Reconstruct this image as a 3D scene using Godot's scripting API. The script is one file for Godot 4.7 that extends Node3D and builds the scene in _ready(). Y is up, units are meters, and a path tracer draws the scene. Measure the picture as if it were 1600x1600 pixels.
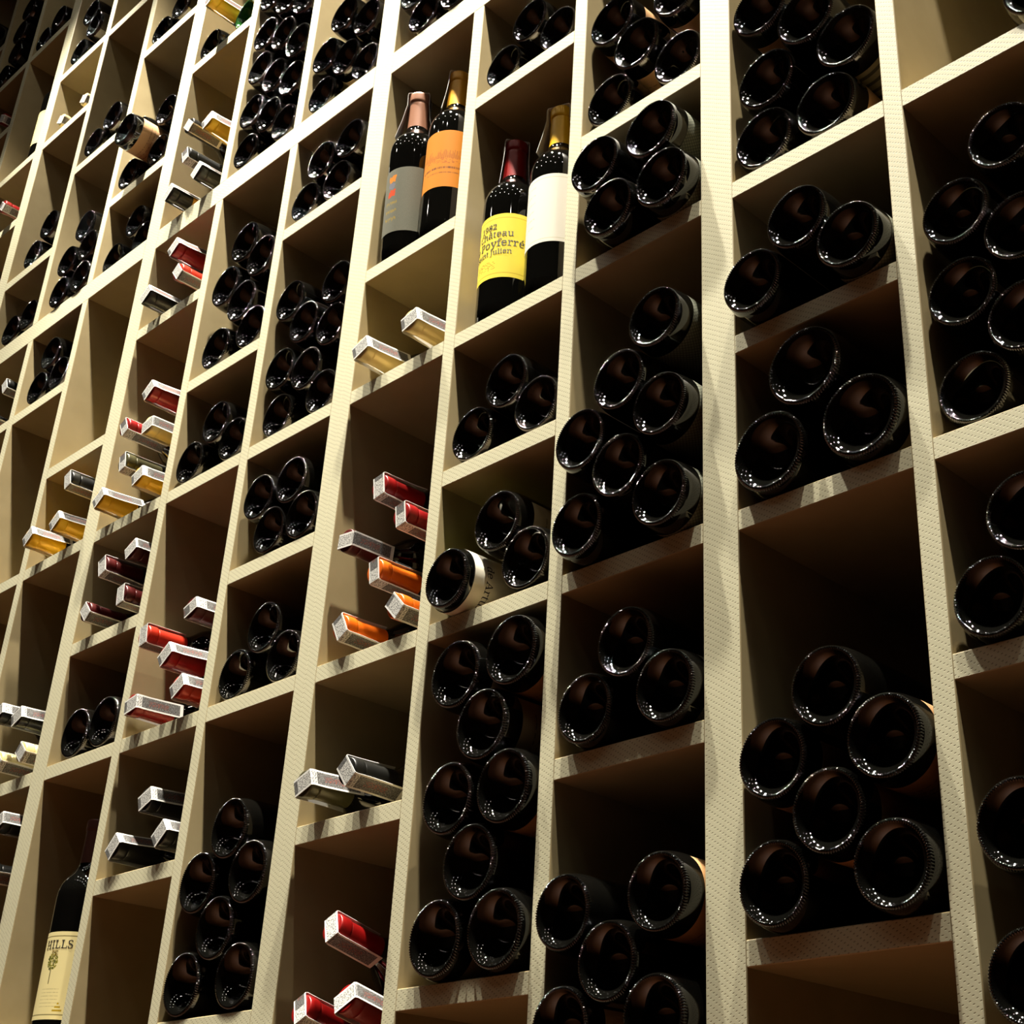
extends Node3D
# A wall of cubby wine racks seen from below, lit by a row of ceiling spots.

const POSTS = [-3.4503,-3.2238,-3.0084,-2.7815,-2.5509,-2.3355,-2.1087,-1.8823,-1.6668,-1.4399,-1.2189,-1.0065,-0.7832,-0.5593,-0.3439,-0.1183]
const LEVEL = {-10:0.1239,-9:0.3214,-8:0.5189,-7:0.7164,-6:0.9139,-5:1.1114,-4:1.3089,-3:1.5063,-2:1.7038,-1:1.9014,0:2.0988,1:2.2961,2:2.4924,3:2.6912,4:2.8836,5:3.0815,6:3.2999,7:3.5013,8:3.6942,9:3.8987,10:4.1111,11:4.3124,12:4.5136,13:4.7149}
const T = 0.0218
const DEPTH = 0.345
const COLS = "NMLKJIHGFEDCBAZ"
const LOW = {"N":[3, 1, 0, -2, -5, -7, -9],"M":[4, 2, 1, -1, -5, -7, -9],"L":[3, 2, 0, -1, -5, -7, -9],"K":[4, 2, 0, -1, -5, -7, -9],"J":[4, 2, 0, -2, -5, -7, -9],"I":[3, 2, 0, -2, -5, -7, -9],"H":[4, 2, 1, 0, -2, -5, -7, -9],"G":[3, 2, 0, -1, -3, -5, -7, -9],"F":[4, 2, 1, 0, -2, -5, -7, -9],"E":[3, 2, 0, -1, -3, -5, -7, -9],"D":[4, 2, 1, 0, -2, -5, -7, -9],"C":[3, 2, 0, -1, -3, -5, -7, -9],"B":[2, 1, 0, -2, -5, -7, -9],"A":[2, 0, -1, -3, -5, -7, -9],"Z":[2, 0, -2, -5, -7, -9]}
const UP = {"N":[9, 11],"M":[7, 9, 10, 12],"L":[7, 8, 10, 12],"K":[6, 8, 9, 11],"J":[7, 9, 11],"I":[6, 8, 10, 12],"H":[7, 9, 11],"G":[9, 11],"F":[8, 10, 12],"E":[7, 9, 11],"D":[7, 9, 11],"C":[7, 9, 11],"B":[8, 10, 12],"A":[7, 9, 11],"Z":[8, 10, 12]}
# kind, x, y, z of the visible end, radius, glass or capsule colour, roll, tilt, yaw, paper label, cell, words
const BOTTLES = [
	["b",-3.2721,4.3715,0.0349,0.0368,"dark",0,0,0,0,"N11","dark glass bottle base alone in first cubby down, leftmost column"],
	["b",-3.1671,4.1702,0.0028,0.0368,"dark",0,0,0,0,"M10","dark glass bottle base, bottom row, first cubby down, thirteenth column from right"],
	["b",-3.1241,4.2304,0.0028,0.0368,"dark",0,0,0,0,"M10","dark glass bottle base, second row, first cubby down, thirteenth column from right"],
	["b",-3.1312,4.3041,0.0028,0.0368,"dark",0,0,0,0,"M10","dark glass bottle base, third row, first cubby down, thirteenth column from right"],
	["b",-3.1107,4.3752,0.0028,0.0368,"dark",0,0,0,0,"M10","dark glass bottle base, top row, first cubby down, thirteenth column from right"],
	["n",-3.0571,3.9582,0.0104,0.0372,"red",60,0,0,0,"M9","red capped bottle neck alone in second cubby down, thirteenth column from right"],
	["b",-2.9600,4.1702,-0.0023,0.0368,"dark",0,0,0,0,"L10","dark glass bottle base, left in bottom row, first cubby down, twelfth column from right"],
	["b",-2.8915,4.1980,-0.0023,0.0368,"dark",0,0,0,0,"L10","dark glass bottle base, right in bottom row, first cubby down, twelfth column from right"],
	["n",-2.8412,3.5608,0.0251,0.0372,"red",50,0,0,0,"L7","red capped bottle neck alone in third cubby down, twelfth column from right"],
	["b",-2.6992,3.9578,-0.0007,0.0368,"dark",0,0,0,0,"K9","dark glass bottle base, bottom row, first cubby down, eleventh column from right"],
	["b",-2.6471,4.0103,-0.0007,0.0368,"dark",0,0,0,0,"K9","dark glass bottle base, second row, first cubby down, eleventh column from right"],
	["b",-2.6853,4.0737,-0.0007,0.0368,"dark",0,0,0,0,"K9","dark glass bottle base, top row, first cubby down, eleventh column from right"],
	["n",-2.7038,3.7537,-0.0022,0.0372,"cream",60,0,0,0,"K8","cream capped bottle neck, left in bottom row, second cubby down, eleventh column from right"],
	["n",-2.6008,3.7537,-0.0022,0.0372,"cream",60,0,0,0,"K8","cream capped bottle neck, right in bottom row, second cubby down, eleventh column from right"],
	["b",-2.6720,3.3590,-0.0043,0.0368,"dark",0,0,0,0,"K6","dark glass bottle base, bottom row, third cubby down, eleventh column from right"],
	["b",-2.6249,3.4160,-0.0043,0.0368,"dark",0,0,0,0,"K6","dark glass bottle base, top row, third cubby down, eleventh column from right"],
	["b",-2.6730,3.1624,0.0006,0.0368,"dark",0,0,0,0,"K5","dark glass bottle base, left in bottom row, fourth cubby down, eleventh column from right"],
	["b",-2.5992,3.1681,0.0006,0.0368,"dark",0,0,0,0,"K5","dark glass bottle base, right in bottom row, fourth cubby down, eleventh column from right"],
	["n",-2.6625,2.9431,-0.0034,0.0372,"black",60,0,0,0,"K4","black capped bottle neck, bottom row, fifth cubby down, eleventh column from right"],
	["n",-2.6355,3.0129,-0.0034,0.0372,"black",30,0,0,0,"K4","black capped bottle neck, top row, fifth cubby down, eleventh column from right"],
	["b",-2.4850,3.5604,-0.0002,0.0368,"dark",0,0,0,0,"J7","dark glass bottle base, bottom row, second cubby down, tenth column from right"],
	["b",-2.4197,3.5952,-0.0002,0.0368,"dark",0,0,0,0,"J7","dark glass bottle base, top row, second cubby down, tenth column from right"],
	["b",-2.4668,3.1624,0.0032,0.0368,"dark",0,0,0,0,"J5","dark glass bottle base, left in bottom row, third cubby down, tenth column from right"],
	["b",-2.3847,3.1624,0.0032,0.0368,"dark",0,0,0,0,"J5","dark glass bottle base, right in bottom row, third cubby down, tenth column from right"],
	["b",-2.4636,3.2363,0.0032,0.0368,"dark",0,0,0,0,"J5","dark glass bottle base, left in second row, third cubby down, tenth column from right"],
	["b",-2.3838,3.2364,0.0032,0.0368,"dark",0,0,0,0,"J5","dark glass bottle base, right in second row, third cubby down, tenth column from right"],
	["b",-2.4171,3.3024,0.0032,0.0368,"dark",0,0,0,0,"J5","dark glass bottle base, top row, third cubby down, tenth column from right"],
	["b",-2.4729,2.9427,-0.0018,0.0368,"dark",0,0,0,0,"J4","dark glass bottle base, left in bottom row, fourth cubby down, tenth column from right"],
	["b",-2.3896,2.9427,-0.0018,0.0368,"dark",0,0,0,0,"J4","dark glass bottle base, right in bottom row, fourth cubby down, tenth column from right"],
	["b",-2.4468,3.0120,-0.0018,0.0368,"dark",0,0,0,0,"J4","dark glass bottle base, top row, fourth cubby down, tenth column from right"],
	["b",-2.2849,3.7533,-0.0052,0.0368,"dark",0,0,0,0,"I8","dark glass bottle base, left in bottom row, first cubby down, ninth column from right"],
	["b",-2.2166,3.7816,-0.0052,0.0368,"dark",0,0,0,0,"I8","dark glass bottle base, right in bottom row, first cubby down, ninth column from right"],
	["b",-2.2752,3.3590,0.0005,0.0368,"dark",0,0,0,0,"I6","dark glass bottle base, left in bottom row, second cubby down, ninth column from right"],
	["b",-2.1679,3.3590,0.0005,0.0368,"dark",0,0,0,0,"I6","dark glass bottle base, right in bottom row, second cubby down, ninth column from right"],
	["b",-2.2216,3.4100,0.0500,0.0368,"dark",0,0,0,1,"I6","dark glass bottle base, second row, second cubby down, ninth column from right"],
	["b",-2.2714,3.4647,0.0005,0.0368,"dark",0,0,0,0,"I6","dark glass bottle base, left in top row, second cubby down, ninth column from right"],
	["b",-2.1679,3.4609,0.0005,0.0368,"dark",0,0,0,0,"I6","dark glass bottle base, right in top row, second cubby down, ninth column from right"],
	["b",-2.2872,3.1638,-0.0120,0.0368,"dark",0,0,0,0,"I5","dark glass bottle base, left in bottom row, third cubby down, ninth column from right"],
	["b",-2.1803,3.1624,-0.0120,0.0368,"dark",0,0,0,0,"I5","dark glass bottle base, right in bottom row, third cubby down, ninth column from right"],
	["b",-2.2233,3.2226,-0.0120,0.0368,"dark",0,0,0,0,"I5","dark glass bottle base, top row, third cubby down, ninth column from right"],
	["n",-2.2756,2.5519,0.0301,0.0372,"yellow",125,0,0,0,"I2","yellow capped bottle neck, left in bottom row, fifth cubby down, ninth column from right"],
	["n",-2.1835,2.5519,0.0301,0.0372,"yellow",125,0,0,0,"I2","yellow capped bottle neck, right in bottom row, fifth cubby down, ninth column from right"],
	["n",-2.1683,2.6251,0.0301,0.0372,"black",20,0,0,0,"I2","black capped bottle neck, top row, fifth cubby down, ninth column from right"],
	["n",-2.2480,2.1583,0.0080,0.0372,"cream",50,0,0,0,"I0","cream capped bottle neck, left in bottom row, sixth cubby down, ninth column from right"],
	["n",-2.1709,2.1583,0.0080,0.0372,"cream",50,0,0,0,"I0","cream capped bottle neck, right in bottom row, sixth cubby down, ninth column from right"],
	["n",-2.2863,2.2463,0.0080,0.0372,"black",112,0,0,0,"I0","black capped bottle neck, left in top row, sixth cubby down, ninth column from right"],
	["n",-2.2126,2.2242,0.0080,0.0372,"black",112,0,0,0,"I0","black capped bottle neck, right in top row, sixth cubby down, ninth column from right"],
	["n",-2.1683,1.9714,0.0200,0.0372,"black",60,0,0,0,"I-2","black capped bottle neck, bottom row, seventh cubby down, ninth column from right"],
	["n",-2.1683,2.0462,0.0200,0.0372,"black",110,0,0,0,"I-2","black capped bottle neck, top row, seventh cubby down, ninth column from right"],
	["b",-2.0495,3.5604,-0.0064,0.0368,"dark",0,0,0,0,"H7","dark glass bottle base, left in bottom row, first cubby down, eighth column from right"],
	["b",-1.9307,3.5604,-0.0064,0.0368,"green",0,0,0,0,"H7","green glass bottle base, right in bottom row, first cubby down, eighth column from right"],
	["n",-1.9901,3.6052,0.0420,0.0372,"yellow",110,0,0,0,"H7","yellow capped bottle neck, top row, first cubby down, eighth column from right"],
	["n",-2.0263,3.1628,0.0274,0.0372,"blackgold",130,0,0,0,"H5","black capped bottle neck, left in bottom row, second cubby down, eighth column from right"],
	["n",-1.9349,3.1628,0.0274,0.0372,"blackgold",130,0,0,0,"H5","black capped bottle neck, right in bottom row, second cubby down, eighth column from right"],
	["n",-1.9892,3.2278,0.0274,0.0372,"black",20,0,0,0,"H5","black capped bottle neck, second row, second cubby down, eighth column from right"],
	["n",-2.0000,3.3039,0.0274,0.0372,"black",45,0,0,0,"H5","black capped bottle neck, left in top row, second cubby down, eighth column from right"],
	["n",-1.9311,3.2748,0.0274,0.0372,"yellow",110,0,0,0,"H5","yellow capped bottle neck, right in top row, second cubby down, eighth column from right"],
	["n",-2.0333,2.9431,0.0267,0.0372,"black",125,0,0,0,"H4","black capped bottle neck, left in bottom row, third cubby down, eighth column from right"],
	["n",-1.9311,2.9431,0.0267,0.0372,"orangered",40,0,0,0,"H4","vermilion capped bottle neck, right in bottom row, third cubby down, eighth column from right"],
	["n",-1.9641,3.0102,0.0267,0.0372,"red",125,0,0,0,"H4","red capped bottle neck, top row, third cubby down, eighth column from right"],
	["n",-2.0491,2.5519,0.0261,0.0372,"yellow",125,0,0,0,"H2","yellow capped bottle neck, left in bottom row, fourth cubby down, eighth column from right"],
	["n",-1.9311,2.5519,0.0261,0.0372,"yellow",110,0,0,0,"H2","yellow capped bottle neck, right in bottom row, fourth cubby down, eighth column from right"],
	["n",-1.9901,2.5979,0.0261,0.0372,"olive",15,0,0,0,"H2","olive capped bottle neck, second row, fourth cubby down, eighth column from right"],
	["n",-2.0102,2.6699,0.0261,0.0372,"red",30,0,0,0,"H2","red capped bottle neck, left in third row, fourth cubby down, eighth column from right"],
	["n",-1.9311,2.6438,0.0261,0.0372,"cream",100,0,0,0,"H2","cream capped bottle neck, right in third row, fourth cubby down, eighth column from right"],
	["n",-1.9518,2.7166,0.0261,0.0372,"red",125,0,0,0,"H2","red capped bottle neck, top row, fourth cubby down, eighth column from right"],
	["n",-2.0390,2.3556,0.0134,0.0372,"darkred",45,0,0,0,"H1","maroon capped bottle neck, left in bottom row, fifth cubby down, eighth column from right"],
	["n",-1.9346,2.3556,0.0134,0.0372,"darkred",10,0,0,0,"H1","maroon capped bottle neck, right in bottom row, fifth cubby down, eighth column from right"],
	["n",-2.0135,2.4259,0.0134,0.0372,"darkred",20,0,0,0,"H1","maroon capped bottle neck, left in top row, fifth cubby down, eighth column from right"],
	["n",-1.9311,2.4303,0.0134,0.0372,"darkred",115,0,0,0,"H1","maroon capped bottle neck, right in top row, fifth cubby down, eighth column from right"],
	["b",-2.0272,2.1616,-0.0029,0.0405,"dark",0,0,0,0,"H0","dark glass bottle base, left in bottom row, sixth cubby down, eighth column from right"],
	["b",-1.9458,2.1628,-0.0029,0.0405,"dark",0,0,0,0,"H0","dark glass bottle base, right in bottom row, sixth cubby down, eighth column from right"],
	["b",-1.8259,3.1624,-0.0001,0.0368,"dark",0,0,0,0,"G5","dark glass bottle base, left in bottom row, first cubby down, seventh column from right"],
	["b",-1.7151,3.1624,-0.0001,0.0368,"dark",0,0,0,0,"G5","dark glass bottle base, right in bottom row, first cubby down, seventh column from right"],
	["b",-1.7705,3.2114,-0.0001,0.0368,"dark",0,0,0,0,"G5","dark glass bottle base, second row, first cubby down, seventh column from right"],
	["b",-1.8307,3.2545,-0.0001,0.0368,"dark",0,0,0,0,"G5","dark glass bottle base, left in third row, first cubby down, seventh column from right"],
	["b",-1.7151,3.2605,-0.0001,0.0368,"dark",0,0,0,0,"G5","dark glass bottle base, right in third row, first cubby down, seventh column from right"],
	["b",-1.7750,3.3040,-0.0001,0.0368,"dark",0,0,0,0,"G5","dark glass bottle base, fourth row, first cubby down, seventh column from right"],
	["b",-1.8285,3.3551,-0.0001,0.0368,"dark",0,0,0,0,"G5","dark glass bottle base, left in fifth row, first cubby down, seventh column from right"],
	["b",-1.7151,3.3474,-0.0001,0.0368,"dark",0,0,0,0,"G5","dark glass bottle base, right in fifth row, first cubby down, seventh column from right"],
	["b",-1.7682,3.3990,-0.0001,0.0368,"dark",0,0,0,0,"G5","dark glass bottle base, sixth row, first cubby down, seventh column from right"],
	["b",-1.8307,3.4385,-0.0001,0.0368,"dark",0,0,0,0,"G5","dark glass bottle base, left in seventh row, first cubby down, seventh column from right"],
	["b",-1.7151,3.4506,-0.0001,0.0368,"dark",0,0,0,0,"G5","dark glass bottle base, right in seventh row, first cubby down, seventh column from right"],
	["b",-1.7767,3.4917,-0.0001,0.0368,"dark",0,0,0,0,"G5","dark glass bottle base, eighth row, first cubby down, seventh column from right"],
	["b",-1.8340,3.5385,-0.0001,0.0368,"dark",0,0,0,0,"G5","dark glass bottle base, top row, first cubby down, seventh column from right"],
	["b",-1.8135,2.7530,-0.0031,0.0395,"dark",0,0,0,0,"G3","dark glass bottle base, left in bottom row, second cubby down, seventh column from right"],
	["b",-1.7179,2.7530,-0.0031,0.0395,"dark",0,0,0,0,"G3","dark glass bottle base, right in bottom row, second cubby down, seventh column from right"],
	["b",-1.7594,2.8207,-0.0031,0.0395,"dark",0,0,0,0,"G3","dark glass bottle base, second row, second cubby down, seventh column from right"],
	["b",-1.8171,2.8752,-0.0031,0.0395,"dark",0,0,0,2,"G3","dark glass bottle base, left in third row, second cubby down, seventh column from right"],
	["b",-1.7219,2.8907,-0.0031,0.0395,"dark",0,0,0,0,"G3","dark glass bottle base, right in third row, second cubby down, seventh column from right"],
	["b",-1.7791,2.9459,-0.0031,0.0395,"dark",0,0,0,0,"G3","dark glass bottle base, top row, second cubby down, seventh column from right"],
	["b",-1.8308,2.5522,-0.0033,0.0375,"dark",0,0,0,0,"G2","dark glass bottle base, left in bottom row, third cubby down, seventh column from right"],
	["b",-1.7158,2.5522,-0.0033,0.0375,"dark",0,0,0,0,"G2","dark glass bottle base, right in bottom row, third cubby down, seventh column from right"],
	["b",-1.7723,2.6022,-0.0033,0.0375,"dark",0,0,0,0,"G2","dark glass bottle base, top row, third cubby down, seventh column from right"],
	["n",-1.8336,2.1583,0.0171,0.0372,"red",100,0,0,0,"G0","red capped bottle neck, left in bottom row, fourth cubby down, seventh column from right"],
	["n",-1.7155,2.1583,0.0171,0.0372,"orangered",120,0,0,0,"G0","vermilion capped bottle neck, right in bottom row, fourth cubby down, seventh column from right"],
	["n",-1.7634,2.2157,0.0171,0.0372,"red",125,0,0,0,"G0","red capped bottle neck, second row, fourth cubby down, seventh column from right"],
	["n",-1.8336,2.2629,0.0171,0.0372,"orangered",10,0,0,0,"G0","vermilion capped bottle neck, left in top row, fourth cubby down, seventh column from right"],
	["n",-1.7155,2.2732,0.0171,0.0372,"darkred",110,0,0,0,"G0","maroon capped bottle neck, right in top row, fourth cubby down, seventh column from right"],
	["n",-1.8311,1.9609,0.0066,0.0372,"black",135,0,0,0,"G-1","black capped bottle neck, left in bottom row, fifth cubby down, seventh column from right"],
	["n",-1.7155,1.9609,0.0066,0.0372,"black",130,0,0,0,"G-1","black capped bottle neck, right in bottom row, fifth cubby down, seventh column from right"],
	["n",-1.7672,2.0149,0.0066,0.0372,"black",112,0,0,0,"G-1","black capped bottle neck, top row, fifth cubby down, seventh column from right"],
	["b",-1.6130,3.1618,-0.0018,0.0362,"dark",0,0,0,0,"F5","dark glass bottle base, left in bottom row, first cubby down, sixth column from right"],
	["b",-1.4988,3.1618,-0.0018,0.0362,"dark",0,0,0,0,"F5","dark glass bottle base, right in bottom row, first cubby down, sixth column from right"],
	["b",-1.5574,3.2089,-0.0018,0.0362,"dark",0,0,0,2,"F5","dark glass bottle base, second row, first cubby down, sixth column from right"],
	["b",-1.6191,3.2508,-0.0018,0.0362,"dark",0,0,0,0,"F5","dark glass bottle base, left in third row, first cubby down, sixth column from right"],
	["b",-1.5127,3.2663,-0.0018,0.0362,"dark",0,0,0,0,"F5","dark glass bottle base, right in third row, first cubby down, sixth column from right"],
	["b",-1.5809,3.3186,-0.0018,0.0362,"dark",0,0,0,0,"F5","dark glass bottle base, top row, first cubby down, sixth column from right"],
	["b",-1.6152,2.9424,-0.0032,0.0365,"dark",0,0,0,0,"F4","dark glass bottle base, left in bottom row, second cubby down, sixth column from right"],
	["b",-1.5352,2.9424,-0.0032,0.0365,"dark",0,0,0,0,"F4","dark glass bottle base, right in bottom row, second cubby down, sixth column from right"],
	["b",-1.5870,3.0102,-0.0032,0.0365,"dark",0,0,0,0,"F4","dark glass bottle base, left in top row, second cubby down, sixth column from right"],
	["b",-1.5133,3.0125,-0.0032,0.0365,"dark",0,0,0,0,"F4","dark glass bottle base, right in top row, second cubby down, sixth column from right"],
	["b",-1.6066,2.5513,-0.0059,0.0366,"dark",0,0,0,0,"F2","dark glass bottle base, left in bottom row, third cubby down, sixth column from right"],
	["b",-1.5032,2.5513,-0.0059,0.0366,"dark",0,0,0,0,"F2","dark glass bottle base, right in bottom row, third cubby down, sixth column from right"],
	["b",-1.6187,2.6353,-0.0059,0.0366,"dark",0,0,0,0,"F2","dark glass bottle base, left in second row, third cubby down, sixth column from right"],
	["b",-1.5497,2.6083,-0.0059,0.0366,"dark",0,0,0,0,"F2","dark glass bottle base, right in second row, third cubby down, sixth column from right"],
	["b",-1.5013,2.6637,-0.0059,0.0366,"dark",0,0,0,0,"F2","dark glass bottle base, third row, third cubby down, sixth column from right"],
	["b",-1.5734,2.6992,-0.0059,0.0366,"dark",0,0,0,0,"F2","dark glass bottle base, fourth row, third cubby down, sixth column from right"],
	["b",-1.6187,2.7572,-0.0059,0.0366,"dark",0,0,0,0,"F2","dark glass bottle base, left in top row, third cubby down, sixth column from right"],
	["b",-1.5015,2.7373,-0.0059,0.0366,"dark",0,0,0,0,"F2","dark glass bottle base, right in top row, third cubby down, sixth column from right"],
	["b",-1.5731,2.3552,0.0007,0.0368,"dark",0,0,0,0,"F1","dark glass bottle base, left in bottom row, fourth cubby down, sixth column from right"],
	["b",-1.4991,2.3552,0.0007,0.0368,"dark",0,0,0,0,"F1","dark glass bottle base, right in bottom row, fourth cubby down, sixth column from right"],
	["b",-1.6118,2.4183,0.0007,0.0368,"dark",0,0,0,0,"F1","dark glass bottle base, left in top row, fourth cubby down, sixth column from right"],
	["b",-1.5358,2.4195,0.0007,0.0368,"dark",0,0,0,0,"F1","dark glass bottle base, right in top row, fourth cubby down, sixth column from right"],
	["b",-1.6175,2.1589,-0.0077,0.0378,"dark",0,0,0,0,"F0","dark glass bottle base, left in bottom row, fifth cubby down, sixth column from right"],
	["b",-1.5091,2.1589,-0.0077,0.0378,"dark",0,0,0,0,"F0","dark glass bottle base, right in bottom row, fifth cubby down, sixth column from right"],
	["b",-1.5638,2.2127,-0.0077,0.0378,"dark",0,0,0,0,"F0","dark glass bottle base, top row, fifth cubby down, sixth column from right"],
	["b",-1.6155,1.7660,0.0014,0.0398,"dark",0,0,0,0,"F-2","dark glass bottle base, left in bottom row, sixth cubby down, sixth column from right"],
	["b",-1.5054,1.7660,0.0014,0.0398,"dark",0,0,0,0,"F-2","dark glass bottle base, right in bottom row, sixth cubby down, sixth column from right"],
	["b",-1.5623,1.8257,0.0014,0.0398,"dark",0,0,0,0,"F-2","dark glass bottle base, second row, sixth cubby down, sixth column from right"],
	["b",-1.6155,1.8855,0.0014,0.0398,"dark",0,0,0,0,"F-2","dark glass bottle base, left in third row, sixth cubby down, sixth column from right"],
	["b",-1.5083,1.8848,0.0014,0.0398,"dark",0,0,0,0,"F-2","dark glass bottle base, right in third row, sixth cubby down, sixth column from right"],
	["b",-1.5618,1.9447,0.0014,0.0398,"dark",0,0,0,0,"F-2","dark glass bottle base, top row, sixth cubby down, sixth column from right"],
	["b",-1.3519,3.1632,0.0020,0.0365,"dark",0,0,0,0,"E5","dark glass bottle base, left in bottom row, first cubby down, fifth column from right"],
	["b",-1.2785,3.1621,0.0020,0.0365,"dark",0,0,0,0,"E5","dark glass bottle base, right in bottom row, first cubby down, fifth column from right"],
	["b",-1.3810,3.2307,0.0020,0.0365,"dark",0,0,0,0,"E5","dark glass bottle base, top row, first cubby down, fifth column from right"],
	["n",-1.3736,2.5519,0.0260,0.0372,"gold",110,0,0,0,"E2","pale gold capped bottle neck, left in bottom row, third cubby down, fifth column from right"],
	["n",-1.2725,2.5519,0.0260,0.0372,"gold",105,0,0,0,"E2","pale gold capped bottle neck, right in bottom row, third cubby down, fifth column from right"],
	["n",-1.3711,2.1583,0.0070,0.0372,"orange",30,0,0,0,"E0","orange capped bottle neck, left in bottom row, fourth cubby down, fifth column from right"],
	["n",-1.2676,2.1583,0.0070,0.0372,"orange",45,0,0,0,"E0","orange capped bottle neck, right in bottom row, fourth cubby down, fifth column from right"],
	["n",-1.3144,2.2166,0.0070,0.0372,"orange",10,0,0,0,"E0","orange capped bottle neck, second row, fourth cubby down, fifth column from right"],
	["n",-1.3803,2.2774,0.0070,0.0372,"darkred",85,0,0,0,"E0","maroon capped bottle neck, left in third row, fourth cubby down, fifth column from right"],
	["n",-1.2737,2.2793,0.0070,0.0372,"red",10,0,0,0,"E0","red capped bottle neck, right in third row, fourth cubby down, fifth column from right"],
	["n",-1.3235,2.3351,0.0070,0.0372,"red",10,0,0,0,"E0","red capped bottle neck, top row, fourth cubby down, fifth column from right"],
	["n",-1.3760,1.9609,0.0289,0.0372,"olive",110,0,0,0,"E-1","olive capped bottle neck, left in bottom row, fifth cubby down, fifth column from right"],
	["n",-1.2960,1.9609,0.0289,0.0372,"black",40,0,0,0,"E-1","black capped bottle neck, right in bottom row, fifth cubby down, fifth column from right"],
	["n",-1.3423,1.7152,0.0200,0.0372,"red",30,15,0,0,"E-3","red capped bottle neck, left in bottom row, sixth cubby down, fifth column from right"],
	["n",-1.2676,1.7197,0.0200,0.0372,"red",120,15,0,0,"E-3","red capped bottle neck, right in bottom row, sixth cubby down, fifth column from right"],
	["n",-1.3032,1.7947,0.0200,0.0372,"red",30,15,0,0,"E-3","red capped bottle neck, top row, sixth cubby down, fifth column from right"],
	["b",-1.1634,2.9414,-0.0059,0.0355,"dark",0,0,0,0,"D4","dark glass bottle base, left in bottom row, first cubby down, fourth column from right"],
	["b",-1.0578,2.9414,-0.0059,0.0355,"dark",0,0,0,0,"D4","dark glass bottle base, right in bottom row, first cubby down, fourth column from right"],
	["b",-1.1153,2.9942,-0.0059,0.0355,"dark",0,0,0,0,"D4","dark glass bottle base, top row, first cubby down, fourth column from right"],
	["b",-1.1657,2.3560,-0.0036,0.0376,"dark",0,0,0,0,"D1","dark glass bottle base, left in bottom row, third cubby down, fourth column from right"],
	["b",-1.0567,2.3560,-0.0036,0.0376,"dark",0,0,0,0,"D1","dark glass bottle base, right in bottom row, third cubby down, fourth column from right"],
	["b",-1.1112,2.4084,-0.0036,0.0376,"dark",0,0,0,0,"D1","dark glass bottle base, top row, third cubby down, fourth column from right"],
	["b",-1.1625,2.1588,0.0200,0.0376,"lime",0,1,0,9,"D0","tilted cream labelled bottle, left in bottom row, fourth cubby down, fourth column from right"],
	["b",-1.0572,2.1603,-0.0010,0.0392,"dark",0,0,0,0,"D0","dark glass bottle base, right in bottom row, fourth cubby down, fourth column from right"],
	["b",-1.1077,2.2208,-0.0010,0.0392,"dark",0,0,0,2,"D0","dark glass bottle base, top row, fourth cubby down, fourth column from right"],
	["b",-1.1462,1.7670,0.0106,0.0408,"dark",0,0,0,2,"D-2","dark glass bottle base, left in bottom row, fifth cubby down, fourth column from right"],
	["b",-1.0588,1.7670,0.0106,0.0408,"dark",0,0,0,0,"D-2","dark glass bottle base, right in bottom row, fifth cubby down, fourth column from right"],
	["b",-1.1025,1.8364,0.0106,0.0408,"dark",0,0,0,0,"D-2","dark glass bottle base, second row, fifth cubby down, fourth column from right"],
	["b",-1.1430,1.9076,0.0106,0.0408,"dark",0,0,0,0,"D-2","dark glass bottle base, left in third row, fifth cubby down, fourth column from right"],
	["b",-1.0588,1.9058,0.0106,0.0408,"dark",0,0,0,1,"D-2","dark glass bottle base, right in third row, fifth cubby down, fourth column from right"],
	["b",-1.0974,1.9781,0.0106,0.0408,"dark",0,0,0,2,"D-2","dark glass bottle base, fourth row, fifth cubby down, fourth column from right"],
	["b",-1.1458,2.0443,0.0106,0.0408,"dark",0,0,0,1,"D-2","dark glass bottle base, left in top row, fifth cubby down, fourth column from right"],
	["b",-1.0588,2.0505,0.0106,0.0408,"dark",0,0,0,1,"D-2","dark glass bottle base, right in top row, fifth cubby down, fourth column from right"],
	["b",-0.9557,2.7527,-0.0051,0.0392,"dark",0,0,0,0,"C3","dark glass bottle base, left in bottom row, first cubby down, third column from right"],
	["b",-0.8448,2.7527,-0.0051,0.0392,"dark",0,0,0,2,"C3","dark glass bottle base, right in bottom row, first cubby down, third column from right"],
	["b",-0.9133,2.8191,-0.0051,0.0392,"dark",0,0,0,1,"C3","dark glass bottle base, second row, first cubby down, third column from right"],
	["b",-0.9557,2.8855,-0.0051,0.0392,"dark",0,0,0,1,"C3","dark glass bottle base, left in top row, first cubby down, third column from right"],
	["b",-0.8478,2.8629,-0.0051,0.0392,"dark",0,0,0,1,"C3","dark glass bottle base, right in top row, first cubby down, third column from right"],
	["b",-0.9260,2.5547,0.0229,0.0400,"dark",0,0,0,0,"C2","dark glass bottle base, left in bottom row, second cubby down, third column from right"],
	["b",-0.8456,2.5547,0.0229,0.0400,"dark",0,0,0,3,"C2","dark glass bottle base, right in bottom row, second cubby down, third column from right"],
	["b",-0.9504,2.6313,0.0229,0.0400,"dark",0,0,0,0,"C2","dark glass bottle base, left in top row, second cubby down, third column from right"],
	["b",-0.8621,2.6334,0.0229,0.0400,"dark",0,0,0,3,"C2","dark glass bottle base, right in top row, second cubby down, third column from right"],
	["b",-0.9572,2.1589,0.0225,0.0378,"dark",0,0,0,0,"C0","dark glass bottle base, left in bottom row, third cubby down, third column from right"],
	["b",-0.8439,2.1589,0.0225,0.0378,"dark",0,0,0,3,"C0","dark glass bottle base, right in bottom row, third cubby down, third column from right"],
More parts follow.
